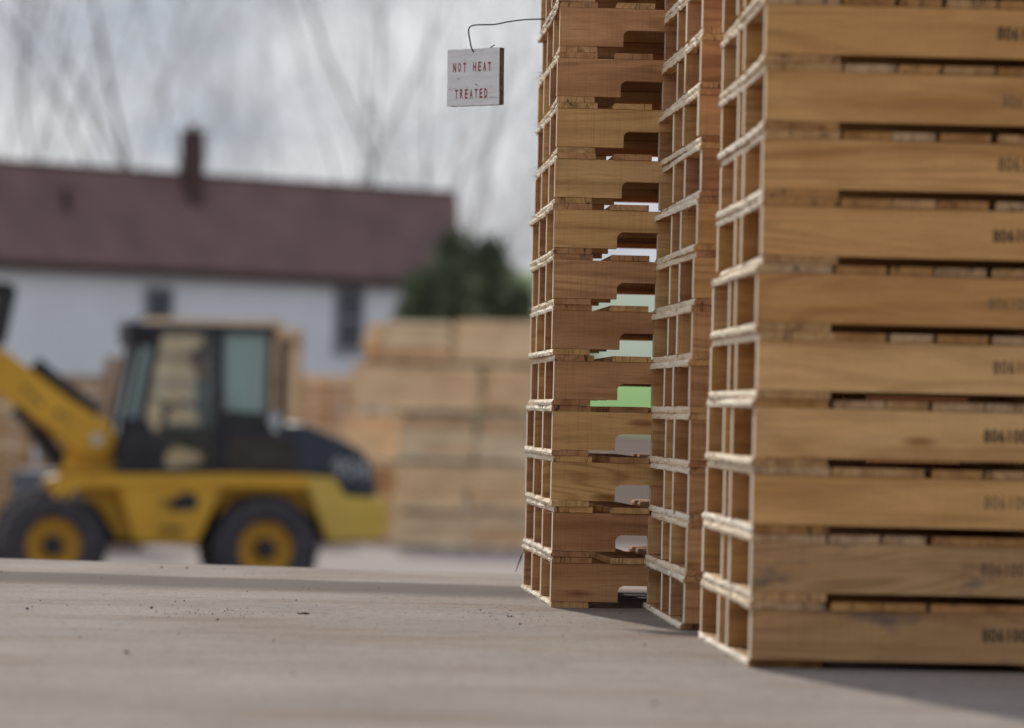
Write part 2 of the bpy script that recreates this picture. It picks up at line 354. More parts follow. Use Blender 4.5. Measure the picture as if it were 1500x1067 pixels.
def pallet(stack, i, name_desc, cfg, row_note=''):
    hs, tb, pitch = cfg['hs'], cfg['tb'], cfg['pitch']
    z = i * pitch; D = cfg['D']
    yf = cfg['y0'] - i * cfg['ppx']; yb = lerp_y = cfg['yb0'] - i * cfg['ppx'] * D / (D + DEP)
    pf = at(lerp_tab(cfg['front'], yf), yf, D); pb = at(lerp_tab(cfg['back'], yb), yb, D + DEP)
    yaw = -math.atan2(pb.x - pf.x, DEP)
    r = random.Random(stack * 97 + i)
    jx = r.uniform(-1, 1) * .0035
    t = thing('wooden_pallet', f'{name_desc.format(ORD[i])}{row_note}', 'pallet', (pf.x + jx, D + r.uniform(-.003, .003) + cfg.get('dy', 0) * i, z + .0002), -yaw * -1 if False else yaw * 1, cfg['group'])
    notched = cfg['notched']
    for k, fr in enumerate(cfg['pos']):
        v = r.randrange(4)
        me = cached(('s', hs, notched, v), lambda: stringer_mesh(hs - .0006, notched, v))
        o = link('stringer', me, t, (r.uniform(-.002, .002), fr * (DEP - .036), tb + .0003)); o.rotation_euler = (0, 0, r.uniform(-.0015, .0015))
        if k == 0: front = o
        if k == 0 and stack == 2 and i in (1, 2, 3, 4): o.data = cached(('sb', hs), lambda: stringer_mesh(hs - .0006, True, 8, M_blue))
        if k == 0 and stack == 1 and i < 2: o.data = cached(('sd', hs), lambda: stringer_mesh(hs - .0006, False, 9, M_dirty))
    mats = [M_brd, M_edge] if notched else [M_brdn, M_edge]
    def brd(x, w, zz, lead, dy=0, rot=0):
        v = r.randrange(5 if lead else 2)
        me = cached(('b', round(w, 3), tb, lead, v, notched), lambda: board_mesh(w, tb - .0006, lead, v, mats if lead else [mats[0], mats[0]]))
        o = link('deck_board', me, t, (x, dy + r.uniform(-.003, .002), zz + r.uniform(0, .0003))); o.rotation_euler = (0, 0, rot + r.uniform(-.002, .002)); return o
    zt = tb + hs
    # bottom deck
    for x, w, lead in cfg['bot']: brd(x + r.uniform(-.0045, .002) * (1 if lead else 1.5), w, 0, lead, .035 if (i == 0 and stack < 3) else 0, r.uniform(-.003, .003) if x == 0 else 0)
    # top deck
    for q, (x, w, lead) in enumerate(cfg['top']):
        dy = rot = 0
        if cfg.get('odd') and q == 1 and i in cfg['odd']: dy, rot = cfg['odd'][i]
        brd(x + r.uniform(-.0045, .002) * (1 if lead else 1.5), w, zt, lead, dy, rot + (r.uniform(-.003, .003) if x == 0 else 0))
    v = r.randrange(4)
    o = link('splinters', cached(('sp', v), lambda: splinter_mesh(v, 24)), t, (-.001, 0, zt)); o['kind'] = 'stuff'
    return t, front

cfg3 = dict(hs=.0856, tb=.0134, pitch=.1124, D=10.2, y0=889, yb0=863, ppx=74.0, notched=True, pos=[0, .33, .67, 1],
    front=[(890, 806), (745, 808), (600, 809.5), (450, 811), (300, 813), (150, 816), (20, 818.5), (-60, 820)],
    back=[(863, 765), (670, 772), (450, 779), (250, 786), (150, 790), (0, 796), (-60, 799)],
    bot=[(0, .084, True), (.42, .09, False), (.56, .09, False), (.70, .09, False), (LEN - .09, .09, False)],
    top=[(0, .088, True), (.130, .086, False), (.262, .09, False), (.40, .09, False), (.54, .09, False), (.68, .09, False), (.82, .09, False), (.96, .09, False), (LEN - .09, .09, False)],
    odd={0: (-.006, .02), 1: (-.008, .028), 2: (-.004, .012)},
    group='pallets in the far stack with the hanging sign')
cfg2 = dict(hs=.0821, tb=.0137, pitch=.1095, D=9.25, y0=925, yb0=892, ppx=79.3, notched=True, pos=[0, .38, .62, 1],
    front=[(925, 1001), (704, 1009), (530, 1014), (400, 1022), (270, 1025), (0, 1031), (-60, 1032)],
    back=[(897, 945), (680, 952), (545, 956.5), (470, 960.5), (330, 963), (130, 971), (50, 975), (-60, 980)],
    bot=cfg3['bot'], top=cfg3['top'], group='pallets in the narrow middle stack')
cfg1 = dict(hs=.0866, tb=.0149, pitch=.1164, D=7.92, y0=978, yb0=935, ppx=98.9, notched=False, pos=[0, .44, .60, 1],
    front=[(975, 1099.5), (760, 1103), (690, 1106), (580, 1108.5), (380, 1112), (300, 1114), (0, 1122), (-60, 1124)],
    back=[(935, 1027), (800, 1031), (600, 1039), (500, 1043), (400, 1048), (220, 1054), (60, 1058), (-60, 1061)],
    bot=[(0, .131, True), (.50, .13, False), (.66, .13, False), (LEN - .131, .131, False)],
    top=[(0, .131, True), (.1385, .089, False), (.2285, .074, False), (.3105, .088, False), (.405, .089, False), (.50, .089, False), (.596, .089, False), (.69, .089, False), (.785, .089, False), (.88, .089, False), (.975, .089, False), (LEN - .131, .131, False)],
    group='pallets in the near stack stamped with numbers')

def text_mesh(name, body, size, sx, mtl, extrude=.0003, off=0.0):
    cu = bpy.data.curves.new(name, 'FONT'); cu.body = body; cu.size = size; cu.extrude = extrude; cu.resolution_u = 3; cu.offset = off
    cu.space_character = 1.1
    o = bpy.data.objects.new(name, cu); C.objects.link(o)
    dg = bpy.context.evaluated_depsgraph_get(); me = bpy.data.meshes.new_from_object(o.evaluated_get(dg))
    bpy.data.objects.remove(o); me.transform(Matrix.Diagonal((sx, 1, 1, 1))); me.materials.clear(); me.materials.append(mtl); me.name = name
    return me
NX = [1440, 1438, 1443, 1443, 1455, 1450, 1452, 1460, 1465, 1460, 1460]
notes = {0: ' with a dark oval stain on its lowest side', 1: ' with grey vertical smudges near its corner'}
num_me = None
for i in range(13):
    t, fs = pallet(1, i, '{} pallet up in the near right stack stamped with a number', cfg1)
    if i == 0: t['label'] = 'bottom pallet of the near right stack, dark oval stain on its long side'
    if i == 1: t['label'] = 'second pallet up in the near right stack, grey vertical smudges at its corner'
    if i < 11:
        num_me = cached(('num', i % 3), lambda: text_mesh('printed_number', '806100', .031, .76, M_inks[i % 3], off=(.0009, .0004, .0)[i % 3]))
        x = (NX[i] - lerp_tab(cfg1['front'], cfg1['y0'] - i * 98.9)) / F * cfg1['D']
        o = link('printed_number', num_me, fs, (x, -.0004, .034)); rr_ = random.Random(i * 5 + 1); o.rotation_euler = (math.pi / 2, rr_.uniform(-.035, .035), 0); o.location.z += rr_.uniform(-.004, .005); o.scale = (rr_.uniform(.95, 1.05),) * 3
for i in range(13): pallet(2, i, '{} pallet up in the narrow middle stack behind the numbered pallets', cfg2)
for i in range(14): pallet(3, i, '{} pallet up in the far stack beside the hanging sign', cfg3)
# stains on the near stack: dirt on the stringer face, thin irregular flakes of mud
M_mud = mat('dried_mud', (.10, .075, .06), .95, var=.3, vscale=90)

# ------------------------------------------------------------------ hanging sign
def sign_materials():
    m = bpy.data.materials.new('worn_white_paint'); m.use_nodes = True; t = m.node_tree; b = t.nodes['Principled BSDF']; b.inputs['Roughness'].default_value = .7
    tc = N(t, 'ShaderNodeTexCoord')
    def ns(vec, sc_, det=4):
        mpn = N(t, 'ShaderNodeMapping'); mpn.inputs['Scale'].default_value = vec; L(t, tc.outputs['Object'], mpn.inputs['Vector'])
        n = N(t, 'ShaderNodeTexNoise', i_Scale=sc_, i_Detail=det); L(t, mpn.outputs[0], n.inputs['Vector']); return n.outputs['Fac']
    r = N(t, 'ShaderNodeValToRGB'); e = r.color_ramp.elements; e[0].position = .3; e[0].color = (.78, .765, .76, 1); e[1].position = .62; e[1].color = (.90, .89, .885, 1)
    L(t, ns((1, 1, 8), 14), r.inputs['Fac'])
    r2 = N(t, 'ShaderNodeMapRange', clamp=True); r2.inputs[1].default_value = .66; r2.inputs[2].default_value = .74; L(t, ns((2, 2, 9), 22, 6), r2.inputs[0])
    x = N(t, 'ShaderNodeMix', data_type='RGBA'); L(t, r2.outputs[0], x.inputs[0]); L(t, r.outputs[0], x.inputs[6]); x.inputs[7].default_value = (.38, .33, .30, 1)
    L(t, x.outputs[2], b.inputs['Base Color'])
    bp = N(t, 'ShaderNodeBump', i_Strength=.5, i_Distance=.001); L(t, ns((3, 3, 60), 12), bp.inputs['Height']); L(t, bp.outputs[0], b.inputs['Normal'])
    return m
M_paint = sign_materials()
M_old = mat('weathered_edge', (.20, .165, .155), .9, var=.65, vscale=90, bump=.8, bscale=200)
M_red = mat('faded_red_stencil', (.36, .05, .05), .8, var=.45, vscale=120)
M_wire = mat('rusty_wire', (.035, .028, .03), .6, metal=.5)
SD = 10.75; pr = at(731, 154, SD)     # lower right front edge of the board
psi = R(36); SWD, SHT, STK = .153, .1335, .0185
# local frame: x along the board, y into it, z up; right front edge at (SWD, 0)
sign = thing('hanging_sign', 'white painted board lettered NOT HEAT TREATED hanging on a bent wire', 'sign', (pr.x - SWD * math.cos(psi), SD + SWD * math.sin(psi), pr.z), 0)
sign.rotation_euler = (0, R(-.6), -psi)
b = MB()
def crk(z): return z
n = 14
poly = [(0, 0)] + [(SWD * i / n, rnd.uniform(-.0007, .0007)) for i in range(1, n)] + [(SWD, 0)] + [(SWD + rnd.uniform(-.0006, .0004), SHT * i / 8) for i in range(1, 8)] + [(SWD, SHT)] + \
       [(SWD * (1 - i / n), SHT + rnd.uniform(-.0007, .0007)) for i in range(1, n)] + [(0, SHT)] + \
       [(rnd.uniform(0, .001), SHT * (1 - i / 8)) for i in range(1, 6)] + [(.0, .0405), (.036, .0412), (.0, .0392), (0, .02)]
b.prism(poly, 0, STK)
o = b.build('board', [M_paint, M_old], sign, fix=True)
for p in o.data.polygons:
    if abs(p.normal.y) < .5: p.material_index = 1
b = MB(); b.box(.105, .1485, -.0003, .001, .0165, .0172); b.box(.088, .094, -.0003, .001, .046, .0468); b.box(.083, .087, -.0003, .001, .0475, .050)
b.build('crack', M_old, sign)
def letters(txt, cx, z, h, w, space):
    x = cx
    for ch in txt:
        if ch != ' ':
            me = cached(('L', ch), lambda: text_mesh('letter', ch, 1.0, 1.0, M_red, extrude=.01, off=.018))
            o = link('letter', me, sign)
            xs_ = [v.co.x for v in me.vertices]; zs_ = [v.co.y for v in me.vertices]
            lw = max(xs_) - min(xs_); lh = max(zs_) - min(zs_)
            s = h / lh; sx = w / max(lw, .45); o.scale = (sx, s * rnd.uniform(.97, 1.05), .02)
            o.rotation_euler = (math.pi / 2, rnd.uniform(-.04, .04), 0); o.location = (x - min(xs_) * sx, -.0005, z + rnd.uniform(-.0006, .0006) - min(zs_) * s)
        x += w + space
letters('NOT HEAT', .0175, .0795, .0215, .0083, .0064)
letters('TREATED', .0245, .0165, .0215, .0083, .0060)
def wire_path(pts, k=8):
    out = []
    for i in range(len(pts) - 1):
        p0, p1, p2, p3 = (Vector(pts[max(i - 1, 0)]), Vector(pts[i]), Vector(pts[i + 1]), Vector(pts[min(i + 2, len(pts) - 1)]))
        for j in range(k):
            u = j / k; out.append(.5 * ((2 * p1) + (p2 - p0) * u + (2 * p0 - 5 * p1 + 4 * p2 - p3) * u * u + (3 * p1 - p0 - 3 * p2 + p3) * u ** 3))
    out.append(Vector(pts[-1])); return out
wp = [at(x, y, d) for x, y, d in ((824, 25, 10.95), (797, 28, 10.93), (770, 29, 10.90), (745, 32, 10.86), (725, 36, 10.83), (705, 36.5, 10.80), (693, 37.5, 10.79), (687.5, 41, 10.785), (686.5, 48, 10.78), (688.5, 60, 10.78), (690.5, 70, 10.785), (694, 77, 10.80), (694.5, 80, 10.84))]
b = MB(); b.tube(wire_path(wp), .0017, 8)
b.tube([at(716, 72, 10.84), at(720, 69, 10.84), at(724.5, 66, 10.84)], .0015, 8)
o = b.build('wire', M_wire, None, smooth=True)
bpy.context.view_layer.update()
o.parent = sign; o.matrix_parent_inverse = sign.matrix_world.inverted()

# ------------------------------------------------------------------ litter on the slab
M_crumb = mat('dirt_crumb', (.07, .05, .04), .95, var=.4, vscale=200)
def ground(px, py):
    v = ROT @ Vector(((px - 750) / F, (533.5 - py) / F, -1.0)); return CAM + v * (-CAM.z / v.z)
def crumb(px, py, size, label, flat=.5):
    size *= .72
    g = ground(px, py); b = MB(); b.ball((0, 0, size * flat * .5), size, 4, (1, .8, flat))
    b.v = [(x * rnd.uniform(.7, 1.2), y * rnd.uniform(.7, 1.2), max(0, z * rnd.uniform(.7, 1.2))) for x, y, z in b.v]
    o = b.build('dirt_clod', M_crumb); o.location = g; o.rotation_euler = (0, 0, rnd.uniform(0, 6)); tag(o, label, 'dirt clod', 'dirt clods on the slab')
crumb(237, 832, .006, 'small dark clod near the far slab edge, below the gap between the loader wheels')
crumb(274, 833, .007, 'brown clod near the far slab edge just in front of the rear loader wheel')
crumb(40, 893, .0065, 'lone black clod on the slab near the left edge of the photo')
crumb(329, 834, .004, 'tiny clod near the far slab edge below the rear loader wheel hub')
crumb(270, 881, .004, 'tiny black clod in the middle distance, right one of a close pair')
crumb(257, 882, .0035, 'tiny black clod in the middle distance, left one of a close pair')
crumb(434, 880, .004, 'tiny black clod on the slab between the brown scrap and the far edge')
crumb(415, 878, .003, 'very small dark speck left of the tiny black clod in mid slab')
crumb(749, 904, .006, 'dark clod on the slab left of the far pallet stack corner')
crumb(762, 915, .006, 'dark clod on the slab nearest the camera by the far pallet stack')
crumb(185, 957, .008, 'blurred dark clod on the near part of the slab')
crumb(960, 1032, .007, 'blurred dark clod at the front of the slab below the near stack')
b = MB(); g = ground(441, 900)
for i in range(5): b.box(-.014 + i * .005, -.007 + i * .006, -.004, .004, .0, .001 + .0005 * i, Matrix.Rotation(rnd.uniform(-.3, .3), 4, 'Y'), .001)
o = b.build('bark_scrap', M_crumb); o.location = g; tag(o, 'flat brown bark scrap lying on the open slab', 'bark scrap')
b = MB()
for i in range(650):
    if i % 2: px, py = rnd.uniform(0, 1100), rnd.uniform(830, 1000)
    else: px, py = (rnd.gauss(300, 60), rnd.gauss(897, 4)) if i % 4 == 0 else (rnd.gauss(745, 45), rnd.gauss(897, 9))
    g = ground(px, py)
    if g.y > 12 or g.y < 4 or g.x > .0 and g.y > 10.0 and py < 895: continue
    s = abs(rnd.gauss(0, .0011)) + .0006
    b.add([g + Vector((rnd.uniform(-s, s), rnd.uniform(-s, s) * 1.4, z)) for z in (0, 0, 0, s * 1.2)], [(0, 1, 2), (0, 3, 1), (1, 3, 2), (2, 3, 0)])
tag(b.build('sawdust_grit', M_crumb), kind='stuff')
b = MB(); g0 = at(768, 806, 11.15)
b.tube([g0, at(764, 815, 11.1), at(759, 827, 11.1), at(755.5, 838, 11.1)], [.0014, .0017, .0014, .0007], 5)
o = b.build('bark_strip', M_crumb); tag(o, 'thin dark bark strip dangling from the lower left corner of the far pallets', 'bark strip')

# ------------------------------------------------------------------ wheel loader
M_yel = mat('loader_yellow', (.62, .335, .026), .55, spec=.4, var=.14, vscale=2.5)
M_yelr = mat('loader_rear_yellow', (.58, .39, .075), .6, spec=.4, var=.12, vscale=2.5)
M_dark = mat('loader_dark_paint', (.030, .030, .036), .6, var=.3, vscale=3)
M_hood = mat('loader_hood', (.036, .045, .062), .5, var=.2, vscale=3)
M_tyre = mat('tyre_rubber', (.060, .056, .064), .9, bump=.4, bscale=40, var=.3, vscale=5)
M_brn = mat('dusty_panel', (.060, .046, .042), .8, var=.3, vscale=4)
M_steel = mat('cylinder_steel', (.02, .02, .024), .4, metal=.3)
M_whi = mat('white_decal', (.42, .44, .46), .7, var=.25, vscale=20)
M_pin = mat('pin_metal', (.50, .46, .36), .6)
def glass_mat(name, col, alpha):
    m = bpy.data.materials.new(name); m.use_nodes = True; t = m.node_tree; t.nodes.clear()
    g = N(t, 'ShaderNodeBsdfGlossy'); g.inputs['Roughness'].default_value = .05; g.inputs['Color'].default_value = (.9, .95, .95, 1)
    tr = N(t, 'ShaderNodeBsdfTransparent'); tr.inputs['Color'].default_value = (*col, 1)
    d = N(t, 'ShaderNodeBsdfDiffuse'); d.inputs['Color'].default_value = (.55, .66, .64, 1)
    m1 = N(t, 'ShaderNodeMixShader'); m1.inputs[0].default_value = alpha; L(t, tr.outputs[0], m1.inputs[1]); L(t, d.outputs[0], m1.inputs[2])
    fr = N(t, 'ShaderNodeFresnel', i_IOR=1.45); m2 = N(t, 'ShaderNodeMixShader'); L(t, fr.outputs[0], m2.inputs[0]); L(t, m1.outputs[0], m2.inputs[1]); L(t, g.outputs[0], m2.inputs[2])
    o = N(t, 'ShaderNodeOutputMaterial'); L(t, m2.outputs[0], o.inputs['Surface']); return m
M_glass = glass_mat('cab_glass', (.93, .94, .90), .008)
M_glassd = glass_mat('dusty_cab_glass', (.62, .74, .74), .38)
LD, LS = 45.4, 148.0
lp = at(390, 882, LD); LYAW = R(10)
loader = thing('wheel_loader', 'yellow compact wheel loader with dark glazed cab and raised front arm', 'wheel loader', (lp.x, LD, GZ), LYAW)
def lz(px, py): return ((px - 390) / LS / math.cos(LYAW), (882 + .022 * (px - 390) - py) / LS)
def P(*pts): return [lz(*p) for p in pts]
def pz(poly, y0, y1, name, m, bev=.02, parent=None):
    b = MB(); b.prism(P(*poly), y0, y1); return b.build(name, m, parent or loader, bevel=bev)
# wheels
def wheel_meshes():
    b = MB(); b.lathe_y([(.27, .03), (.30, .0), (.42, -.02), (.485, .02), (.505, .07), (.505, .31), (.485, .36), (.42, .40), (.30, .38), (.27, .35)], 0, 0, 48)
    for k in range(22):
        for s, (ya, yb) in enumerate(((.0, .19), (.19, .38))):
            a = 2 * math.pi * (k + s * .5) / 22
            M = Matrix.Rotation(-a, 4, 'Y') @ Matrix.Translation((.50, 0, 0)) @ Matrix.Rotation(.35 * (1 if s else -1), 4, 'X')
            b.box(-.03, .028, ya, yb, -.025, .025, M)
    ty = b.mesh('tyre', M_tyre)
    b = MB(); b.lathe_y([(.285, .02), (.29, .04), (.265, .06), (.25, .14), (.12, .15), (.105, .12), (.0, .12)], 0, 0, 40)
    b.lathe_y([(.285, .35), (.25, .3), (.0, .3)], 0, 0, 24)
    rm = b.mesh('rim', M_yel, smooth=False, fix=True)
    b = MB(); b.lathe_y([(.105, .14), (.10, .03), (.07, .0), (.0, .0)], 0, 0, 24)
    for k in range(8):
        a = 2 * math.pi * k / 8; b.box(-.012, .012, .12, .142, -.012, .012, Matrix.Rotation(-a, 4, 'Y') @ Matrix.Translation((.155, 0, 0)))
    hb = b.mesh('hub', M_dark, fix=True)
    return ty, rm, hb
TY, RM, HB = wheel_meshes()
for (px, py, y0, flip) in ((388, 805, 0, 0), (388, 805, 1.16, 1), (82, 800, 0, 0), (82, 800, 1.16, 1)):
    x, z = lz(px, py); w = link('wheel', TY, loader, (x, y0, .525))
    if flip: w.rotation_euler = (0, 0, math.pi); w.location = (x, y0 + .38, .525)
    link('rim', RM, w); link('hub', HB, w)
# chassis behind the side panels
pz([(95, 735), (540, 735), (530, 800), (130, 800)], .42, 1.12, 'chassis', M_dark)
b = MB()
for px in (82, 388): x, z = lz(px, 805); b.tube([(x, .3, .525), (x, 1.25, .525)], .11, 12)
b.build('axle', M_dark, loader)
# side tank with fender lips (near and far side)
for (ya, yb) in ((.03, .34), (1.20, 1.5)):
    pz([(170, 701), (330, 704), (288, 797), (198, 793)], ya, yb, 'side_tank', M_yel, .03)
    pz([(82, 703), (120, 695), (330, 694), (455, 697), (470, 712), (452, 716), (330, 714), (180, 712), (112, 716), (92, 745), (78, 742)], ya - .02, yb + .01, 'fender', M_yel, .012)
pz([(110, 716), (178, 712), (200, 790), (178, 790), (150, 745)], .30, .5, 'inner_guard', M_yel, .01)
pz([(330, 714), (452, 716), (475, 770), (440, 745), (420, 728), (350, 728), (318, 760)], .28, .6, 'inner_guard', M_yel, .01)
b = MB(); q = lz(268, 735)
b.prism(P((246, 740), (262, 722), (282, 722), (291, 734), (284, 748), (250, 748)), .0285, .0305); b.build('decal', M_dark, loader)
# rear body
pz([(440, 698), (488, 700), (502, 728), (562, 730), (567, 742), (565, 775), (552, 794), (478, 796)], .0, 1.5, 'counterweight', M_yelr, .05)
pz([(392, 640), (418, 622), (440, 620), (470, 632), (505, 648), (530, 662), (543, 685), (552, 730), (502, 727), (490, 699), (392, 699)], .12, 1.4, 'engine_hood', M_hood, .05)
pz([(330, 640), (425, 640), (433, 692), (330, 692)], .09, .40, 'side_panel', M_brn, .02)
me = text_mesh('hood_number', '906', .28, .85, M_whi)
x, z = lz(484, 700); o = link('hood_number', me, loader, (x, .117, z)); o.rotation_euler = (math.pi / 2, 0, 0)
# loader tower and arm
TW = P((118, 628), (165, 618), (172, 640), (171, 696), (92, 698), (100, 672))
for (ya, yb) in ((.42, .50), (.98, 1.06)):
    b = MB(); b.prism(TW, ya, yb); b.build('tower_plate', M_yel, loader, bevel=.015)
for (ya, yb) in ((.27, .39), (1.09, 1.21)):
    b = MB(); b.prism(P((-120, 428), (-95, 420), (0, 508), (40, 536), (100, 582), (160, 618), (172, 636), (170, 655), (150, 668), (118, 664), (60, 616), (20, 586), (0, 572), (-110, 470)), ya, yb)
    arm = b.build('lift_arm', M_yel, loader, bevel=.02)
    if ya < .5:
        for (cx, cy, w_, h_) in ((40, 568, 8, 8), (52, 580, 7, 10), (62, 590, 6, 8), (88, 604, 8, 8), (100, 612, 5, 8)):
            b = MB(); b.prism(P((cx - w_ / 2, cy - h_ / 2), (cx + w_ / 2, cy - h_ / 2 + 3), (cx + w_ / 2, cy + h_ / 2 + 3), (cx - w_ / 2, cy + h_ / 2)), .266, .27)
            b.build('arm_marking', M_dark, arm)
b = MB(); x, z = lz(143, 643); b.tube([(x, .20, z), (x, 1.3, z)], .065, 16); b.build('pivot_pin', M_pin, loader)
b = MB(); p0, p1, p2 = lz(52, 532), lz(85, 560), lz(146, 606)
b.tube([(p1[0], .33, p1[1]), (p2[0], .33, p2[1])], .07, 12); b.tube([(p0[0], .33, p0[1]), (p1[0], .33, p1[1])], .075, 12)
b.build('tilt_cylinder', M_steel, loader)
for y in (.55, .95):
    b = MB(); p0, p1, p2 = lz(30, 600), lz(60, 630), lz(98, 680); b.tube([(p1[0], y, p1[1]), (p2[0], y, p2[1])], .085, 12); b.tube([(p0[0], y, p0[1]), (p1[0], y, p1[1])], .05, 10)
    b.build('lift_cylinder', M_steel, loader)
# black fork carriage and mast at the arm's end
for (ya, yb) in ((.1, .18), (1.2, 1.28)):
    b = MB(); b.prism(P((-40, 416), (8, 414), (23, 428), (8, 505), (-6, 510), (-8, 470), (2, 432), (-40, 430)), ya, yb); b.build('mast_frame', M_dark, loader, bevel=.01)
b = MB()
for (px, py) in ((0, 500), (-30, 423), (14, 424)): x, z = lz(px, py); b.box(x - .04, x + .04, .1, 1.28, z - .04, z + .04)
b.build('mast_crossbar', M_dark, loader)
# cab
CY0, CY1 = .14, 1.28
def bar(p, q, w=.045, name='cab_pillar', y=None, parent=None, m=None):
    for yy in (CY0, CY1 - .05):
        a, c = Vector((lz(*p)[0], 0, lz(*p)[1])), Vector((lz(*q)[0], 0, lz(*q)[1])); d = (c - a).normalized(); n_ = Vector((d.z, 0, -d.x)) * w
        b = MB(); b.prism([((a + n_).x, (a + n_).z), ((c + n_).x, (c + n_).z), ((c - n_).x, (c - n_).z), ((a - n_).x, (a - n_).z)], yy, yy + .05)
        b.build(name, m or M_dark, loader, bevel=.006)
bar((203, 488), (176, 640), .030); bar((228, 486), (205, 618), .042); bar((316, 484), (319, 690), .05); bar((390, 486), (388, 645), .035)
pz([(183, 472), (395, 476), (400, 490), (185, 487)], CY0 - .04, CY1 + .04, 'cab_roof', M_dark, .03)
pz([(185, 486), (226, 487), (222, 508), (186, 506)], CY0, CY1, 'roof_visor', M_dark, .01)
for yy in (CY0, CY1 - .05):
    b = MB(); b.prism(P((174, 612), (212, 612), (240, 655), (244, 692), (174, 692)), yy, yy + .05)
    b.build('front_panel', M_dark, loader, bevel=.01)
    b = MB(); b.prism(P((245, 684), (317, 680), (317, 692), (245, 692)), yy, yy + .05); b.build('door_sill', M_dark, loader)
    b = MB(); b.prism(P((318, 600), (395, 606), (400, 692), (318, 692)), yy + .002, yy + .052); b.build('rear_panel', M_dark, loader, bevel=.01)

pz([(174, 684), (400, 684), (400, 693), (174, 693)], CY0 + .06, CY1 - .06, 'cab_floor', M_dark, 0)
for yy, mm in ((CY0 + .02, None), (CY1 - .03, None)):
    for nm, poly, m_ in (('quarter_window', ((206, 490), (224, 490), (203, 612), (184, 612)), M_glassd), ('door_window', ((230, 490), (312, 490), (316, 684), (246, 684), (210, 612)), M_glass), ('rear_window', ((319, 488), (388, 490), (386, 604), (319, 602)), M_glassd)):
        b = MB(); b.prism(P(*poly), yy, yy + .006); b.build(nm, m_, loader)
b = MB(); a, c = lz(204, 490), lz(176, 640); b.prism([(a[0], a[1]), (a[0] + .012, a[1]), (c[0] + .012, c[1]), (c[0], c[1])], CY0 + .05, CY1 - .05); b.build('windscreen', M_glassd, loader)
b = MB()
b.prism(P((300, 652), (345, 650), (345, 668), (300, 668)), .5, .95); b.prism(P((334, 575), (350, 575), (348, 652), (332, 652)), .5, .95)
b.build('driver_seat', M_dark, loader, bevel=.03)
b = MB(); x0, z0 = lz(240, 690); x1, z1 = lz(250, 592); b.tube([(x0, .72, z0), (x0 + .03, .72, (z0 + z1) / 2), (x1, .72, z1)], .04, 10); b.build('steering_column', M_dark, loader)
b = MB(); M = Matrix.Translation((x1, .72, z1)) @ Matrix.Rotation(R(25), 4, 'Y')
b.tube([M @ Vector((.17 * math.cos(t * math.pi / 10), .17 * math.sin(t * math.pi / 10), 0)) for t in range(21)], .014, 6, False); b.tube([M @ Vector((-.17, 0, 0)), M @ Vector((.17, 0, 0))], .012, 6)
b.build('steering_wheel', M_dark, loader)
b = MB(); x0, z0 = lz(413, 640); x1, z1 = lz(413, 505); b.tube([(x0, .35, z0), (x1, .35, z1), (x1 + .03, .35, z1 + .04)], .045, 12); b.build('exhaust_stack', M_dark, loader)
b = MB(); x0, z0 = lz(398, 616); b.ball((x0, .16, z0), .075, 10, (1, .5, 1.1)); b.build('work_lamp', M_whi, loader, smooth=True)
b = MB(); x0, z0 = lz(200, 480); b.box(x0 - .1, x0 + .02, .2, .34, z0 - .02, z0 + .12); b.box(x0 - .1, x0 + .02, 1.0, 1.14, z0 - .02, z0 + .12); b.build('headlight', M_whi, loader, bevel=.02)
b = MB(); x0, z0 = lz(222, 680)
for k in (1, 2): b.box(x0 - .02 + .1, x0 + .3, -.02, .02, .42 + k * .27, .45 + k * .27)
b.build('step', M_dark, loader)

# ------------------------------------------------------------------ driver
M_skin = mat('skin', (.36, .17, .12), .6); M_navy = mat('navy_trousers', (.010, .014, .026), .9); M_shirt = mat('grey_shirt', (.22, .25, .31), .9, var=.1)
M_cap = mat('dark_red_cap', (.16, .03, .025), .9); M_boot = mat('boot', (.03, .025, .02), .8)
def skin_body(verts, edges, root, mats, assign, parent, name='body'):
    me = bpy.data.meshes.new(name); me.from_pydata([v[:3] for v in verts], edges, [])
    o = bpy.data.objects.new(name, me); C.objects.link(o)
    o.modifiers.new('s', 'SKIN'); s = o.modifiers.new('d', 'SUBSURF'); s.levels = 2; s.render_levels = 2
    for i, v in enumerate(verts):
        d = me.skin_vertices[0].data[i]; d.radius = v[3] if isinstance(v[3], tuple) else (v[3], v[3]); d.use_root = (i == root)
    dg = bpy.context.evaluated_depsgraph_get(); nm = bpy.data.meshes.new_from_object(o.evaluated_get(dg)); bpy.data.objects.remove(o)
    nm.materials.clear()
    for m in mats: nm.materials.append(m)
    for p in nm.polygons: p.material_index = assign(p.center); p.use_smooth = True
    nm.name = name; q = bpy.data.objects.new(name, nm); C.objects.link(q); q.parent = parent; return q
def q3(px, py, y): x, z = lz(px, py); return (x, y, z)
seat = q3(318, 640, .72)
drv = thing('person', 'driver in grey shirt and navy trousers seated inside the loader cab', 'person', loader.location, LYAW)
V = []; E = []
def node(p, r, par=None):
    V.append((*p, r)); i = len(V) - 1
    if par is not None: E.append((par, i))
    return i
pel = node(q3(320, 638, .72), (.14, .12)); wst = node(q3(313, 612, .72), (.13, .11), pel); chs = node(q3(308, 580, .72), (.16, .13), wst)
nkb = node(q3(304, 558, .72), (.075, .075), chs); nk = node(q3(302, 550, .72), .058, nkb)
hd0 = node(q3(299, 541, .72), (.075, .085), nk); hd1 = node(q3(297, 528, .72), (.085, .10), hd0); hd2 = node(q3(297, 518, .72), (.07, .08), hd1)
